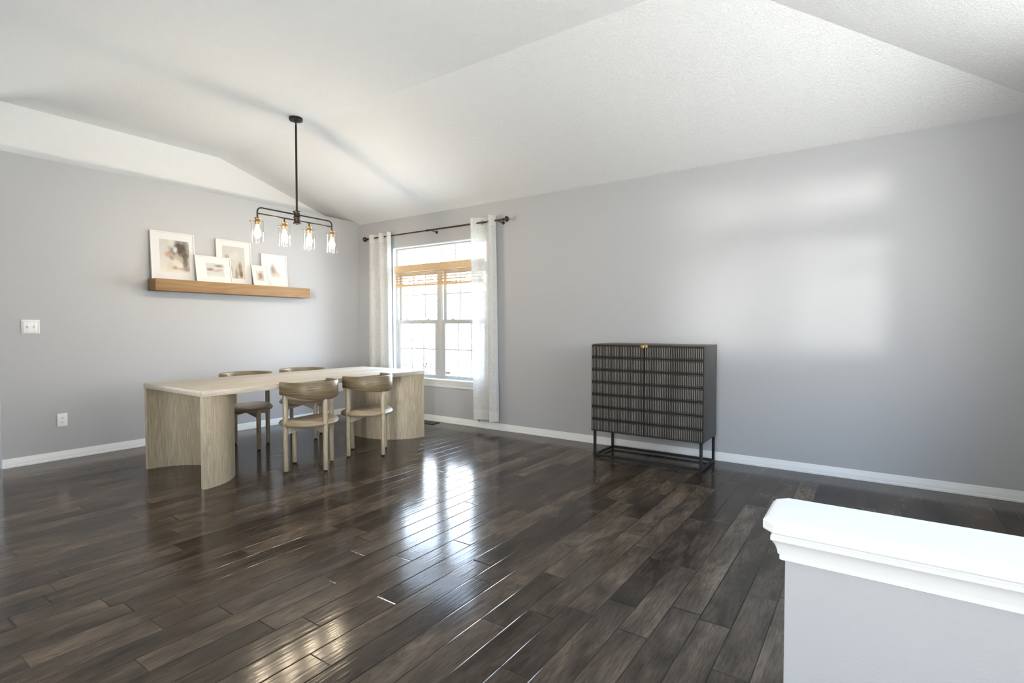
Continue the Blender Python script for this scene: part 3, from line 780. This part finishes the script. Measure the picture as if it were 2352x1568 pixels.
# ------------------------------------------------------------------ chandelier
CX, CY = 1.52, -1.986
ch = empty('chandelier', (CX, CY, 0), label='dark bronze linear chandelier with four lit clear glass shades over the table', cat='chandelier')
m = MB(); m.lathe([(0, ZF-.001), (.062, ZF-.001), (.063, ZF-.005), (.063, ZF-.022), (.060, ZF-.0255), (.018, ZF-.0265), (.016, ZF-.034), (.010, ZF-.040), (.0075, ZF-.052), (.0075, ZF-.075), (0, ZF-.075)], (0, 0, 0), 40)
for a in (.6, .6+PI): m.lathe([(0, -.004), (.003, -.0035), (.004, 0)], (.034*math.cos(a), .034*math.sin(a), ZF-.026), 10)
m.build('ceiling_canopy', M_BRONZE, ch, smooth=40)
m = MB(); m.tube([(0, 0, 2.345), (0, 0, ZF-.07)], .0095, 16); m.build('stem', M_BRONZE, ch)
m = MB(); m.lathe([(0, 2.350), (.036, 2.350), (.0375, 2.346), (.0355, 2.340), (.028, 2.334), (.0275, 2.305), (.029, 2.298), (.0335, 2.292), (.0335, 2.288), (.029, 2.282), (.0275, 2.276), (.0275, 2.246), (.0355, 2.240), (.0375, 2.234), (.036, 2.230), (.008, 2.228), (.007, 2.222), (0, 2.221)][::-1], (0, 0, 0), 32)
m.build('hub', M_BRONZE, ch, smooth=40)
YA = .3985; zt_, zl_ = 2.318, 2.262; r = .0068; rc = .042
m = MB(); pts = []
def arc(cy, cz, a0, a1, n=10): return [(0, cy+rc*math.cos(a0+(a1-a0)*k/n), cz+rc*math.sin(a0+(a1-a0)*k/n)) for k in range(n+1)]
m.tube([(0, -YA, 2.222), (0, -YA, zt_-rc)]+arc(-YA+rc, zt_-rc, PI, PI/2)+[(0, 0, zt_)]+arc(YA-rc, zt_-rc, PI/2, 0)+[(0, YA, 2.222)], r, 14)
m.tube([(0, -YA, zl_), (0, YA, zl_)], r*.95, 14)
for y in (-.1325, .1325): m.tube([(0, y, 2.222), (0, y, zl_)], r*.95, 12)
m.build('arm', M_BRONZE, ch, smooth=50)
M_SOCK = plain('antique_brass_socket', (.30, .19, .09), .35, .8, speckle=.1)
for y in (-YA, -.1325, .1325, YA):
    m = MB(); m.lathe([(0, 2.226), (.010, 2.226), (.0255, 2.223), (.0275, 2.219), (.0265, 2.215), (.0215, 2.211), (.021, 2.196), (.023, 2.192), (.025, 2.186), (.025, 2.181), (.0225, 2.176), (.0215, 2.170), (.021, 2.158), (0, 2.158)][::-1], (0, y, 0), 28)
    sk = m.build('socket', M_SOCK, ch, smooth=40)
    for k in range(3):
        m = MB(); a = .35+2*PI*k/3; d = Vector((math.cos(a), math.sin(a), 0)); p = Vector((0, y, 2.184))
        m.tube([p+d*.022, p+d*.062], .0016, 8); m.tube([p+d*.060, p+d*.067], .0036, 8)
        m.build('thumbscrew', M_BRONZE, sk)
    m = MB(); m.lathe([(.024, 2.196), (.040, 2.196), (.049, 2.193), (.0525, 2.186), (.0530, 2.176), (.0530, 2.006), (.0535, 2.001), (.0525, 1.998), (.0505, 2.000), (.0500, 2.006), (.0500, 2.176), (.047, 2.188), (.040, 2.1925), (.024, 2.1925)], (0, y, 0), 40)
    m.build('glass_shade', M_SHADE, ch, smooth=40)
    m = MB(); m.lathe([(0, 2.158), (.013, 2.158), (.013, 2.144), (0, 2.144)], (0, y, 0), 18); cl = m.build('bulb_collar', M_CANDLE, ch)
    m = MB(); m.lathe([(0, 2.145), (.011, 2.144), (.0125, 2.136), (.018, 2.120), (.0265, 2.100), (.0300, 2.083), (.0285, 2.068), (.022, 2.054), (.012, 2.046), (0, 2.044)][::-1], (0, y, 0), 24)
    m.build('bulb', M_BULB, ch, smooth=60)

# ------------------------------------------------------------------ outdoors behind the window
def leafmat(name, a, b):
    n = N(name); f = n.noise(n.obj(), 23, 2); c = n.mix(f, a, b)
    df = n.node('ShaderNodeBsdfDiffuse'); n.link(c, df.inputs[0]); tl = n.node('ShaderNodeBsdfTranslucent'); n.link(c, tl.inputs[0])
    mx = n.node('ShaderNodeMixShader'); mx.inputs[0].default_value = .35; n.link(df.outputs[0], mx.inputs[1]); n.link(tl.outputs[0], mx.inputs[2]); n.link(mx.outputs[0], n.out.inputs[0]); return n.m
def shrub(name, loc, h, rad, nleaf, ls, mats, label, cat, seed, stems=7, low=.15, trunk=.0):
    rr = random.Random(seed); root = empty(name, loc, label=label, cat=cat)
    m = MB(); tips = []
    for i in range(stems):
        a = rr.uniform(0, 2*PI); q = rad*rr.uniform(.2, .9); hh = h*rr.uniform(.75, 1)
        p = [Vector((0, 0, .004)), Vector((q*.25*math.cos(a), q*.25*math.sin(a), hh*.4)), Vector((q*.7*math.cos(a), q*.7*math.sin(a), hh*.75)), Vector((q*math.cos(a), q*math.sin(a), hh))]
        s = max(.006, trunk); m.tube(p, [s*1.2, s, s*.6, .003], 6); tips.append(p)
    m.build('stem', plain(name+'_bark', (.30, .28, .25) if name == 'tree' else (.10, .075, .055), .8), root)
    m = MB()
    for i in range(nleaf):
        p = rr.choice(tips); t = rr.uniform(low, 1)*3; k = min(2, int(t)); c = p[k].lerp(p[k+1], t-k)
        sp = rad*.33; c = c+Vector((rr.gauss(0, sp), rr.gauss(0, sp), rr.gauss(0, sp*.7)))
        if c.z < ls: continue
        d = Vector((rr.gauss(0, 1), rr.gauss(0, 1), rr.gauss(.2, .7))).normalized(); e = d.cross(Vector((rr.gauss(0, 1), rr.gauss(0, 1), rr.gauss(0, 1)))).normalized()
        L = ls*rr.uniform(.6, 1.2); w = L*.42
        f = m.bm.faces.new([m.bm.verts.new(c+v) for v in (-d*L*.5, e*w*.5, d*L*.5, -e*w*.5)]); f.material_index = 1 if (len(mats) > 1 and rr.random() < .3) else 0
    m.build('foliage', mats, root, smooth=0, recalc=False)
M_LG = leafmat('leaf_grey_green', (.030, .034, .030), (.06, .064, .058)); M_LR = leafmat('leaf_red', (.13, .055, .035), (.20, .11, .07)); M_LP = leafmat('leaf_pale', (.10, .11, .09), (.17, .18, .15))
def lawn():
    n = N('lawn'); f = n.noise(n.obj(), 6, 4); n.pbr(n.mix(f, (.38, .40, .35), (.50, .51, .46)), .9, spec=.1); return n.m
m = MB(); m.box(-22, 14, .17, 30, -.42, -.30); o = m.build('lawn', lawn(), smooth=0); tag(o, 'sunlit pale lawn outside beyond the window', 'lawn', kind='stuff')
shrub('shrub', (-.62, 1.5, -.30), 1.45, .26, 3400, .024, [M_LG], 'grey-green upright shrub outside the lower left window sash', 'shrub', 5, 9)
shrub('shrub', (-.10, 1.55, -.30), 1.15, .30, 1900, .032, [M_LG, M_LR], 'red-tipped leafy shrub outside window, right of the grey-green one', 'shrub', 9, 8)
shrub('tree', (-6.6, 10.5, -.30), 3.6, 1.9, 3200, .13, [M_LP], 'hazy pale tree far outside, seen through right window sash', 'tree', 21, 9, .35, .02)

# ------------------------------------------------------------------ light
wd = bpy.data.worlds.new('world'); scene.world = wd; wd.use_nodes = True; nt = wd.node_tree; nt.nodes.clear()
tc = nt.nodes.new('ShaderNodeTexCoord'); sp = nt.nodes.new('ShaderNodeSeparateXYZ'); nt.links.new(tc.outputs['Generated'], sp.inputs[0])
mr = nt.nodes.new('ShaderNodeMapRange'); mr.inputs['From Min'].default_value = -1; mr.inputs['From Max'].default_value = 1; nt.links.new(sp.outputs[2], mr.inputs[0])
cr = nt.nodes.new('ShaderNodeValToRGB'); e = cr.color_ramp.elements
stops = [(0, (.95, .96, .92)), (.44, (1.2, 1.2, 1.17)), (.49, (1.15, 1.15, 1.14)), (.53, (1, 1, 1.0)), (.63, (.95, .98, 1.03)), (.77, (.50, .83, 1.30)), (1, (.40, .74, 1.30))]
while len(e) < len(stops): e.new(.5)
for i, (p, c) in enumerate(stops): e[i].position = p; e[i].color = (*c, 1)
nt.links.new(mr.outputs[0], cr.inputs[0])
bg = nt.nodes.new('ShaderNodeBackground'); nt.links.new(cr.outputs[0], bg.inputs[0]); bg.inputs[1].default_value = 15.0
# brighter sky on the side the dining window faces
mx = nt.nodes.new('ShaderNodeMapRange'); mx.inputs['From Min'].default_value = 0; mx.inputs['From Max'].default_value = 1
mx.inputs['To Min'].default_value = 15.0; mx.inputs['To Max'].default_value = 23.0
nt.links.new(sp.outputs[1], mx.inputs[0]); nt.links.new(mx.outputs[0], bg.inputs[1])
wo = nt.nodes.new('ShaderNodeOutputWorld'); nt.links.new(bg.outputs[0], wo.inputs[0])
def sun(name, d, energy, angle, col):
    l = bpy.data.lights.new(name, 'SUN'); l.energy = energy; l.angle = math.radians(angle); l.color = col
    o = bpy.data.objects.new(name, l); COL.objects.link(o); o.location = (4, -4, 8)
    o.rotation_euler = Vector(d).to_track_quat('-Z', 'Y').to_euler(); return o
sun('sun', (.25, .62, -1.0), 70, 1.0, (1.0, .97, .93))
sun('sun_glare', (-.62, .78, -.015), 1.95, 7, (1.0, .985, .95))  # second, nearly level sun added to throw soft patches on the walls
def portal(name, loc, rot, sx, sy):
    l = bpy.data.lights.new(name, 'AREA'); l.shape = 'RECTANGLE'; l.size = sx; l.size_y = sy; l.cycles.is_portal = True
    o = bpy.data.objects.new(name, l); COL.objects.link(o); o.location = loc; o.rotation_euler = rot; return o
portal('portal_back', ((W1['x0']+W1['x1'])/2, .155, (W1['z0']+W1['z1'])/2), (-PI/2, 0, 0), W1['x1']-W1['x0'], W1['z1']-W1['z0'])
portal('portal_right', (XR+.155, (W2['y0']+W2['y1'])/2, (W2['z0']+W2['z1'])/2), (PI/2, 0, PI/2), W2['y1']-W2['y0'], W2['z1']-W2['z0'])
portal('portal_side', (XL-.099, (W4['y0']+W4['y1'])/2, (W4['z0']+W4['z1'])/2), (PI/2, 0, -PI/2), W4['y1']-W4['y0'], W4['z1']-W4['z0'])
for w_ in (W3, W5): portal('portal_front', ((w_['x0']+w_['x1'])/2, YFR-.155, (w_['z0']+w_['z1'])/2), (PI/2, 0, 0), w_['x1']-w_['x0'], w_['z1']-w_['z0'])

vs = scene.view_settings
vs.view_transform = 'Standard'; vs.look = 'None'; vs.gamma = 1; vs.use_curve_mapping = False; vs.exposure = 0.10
scene.display_settings.display_device = 'sRGB'
scene.cycles.max_bounces = 12; scene.cycles.diffuse_bounces = 6; scene.cycles.transparent_max_bounces = 16
scene.cycles.sample_clamp_indirect = 8; scene.cycles.caustics_reflective = False; scene.cycles.caustics_refractive = False
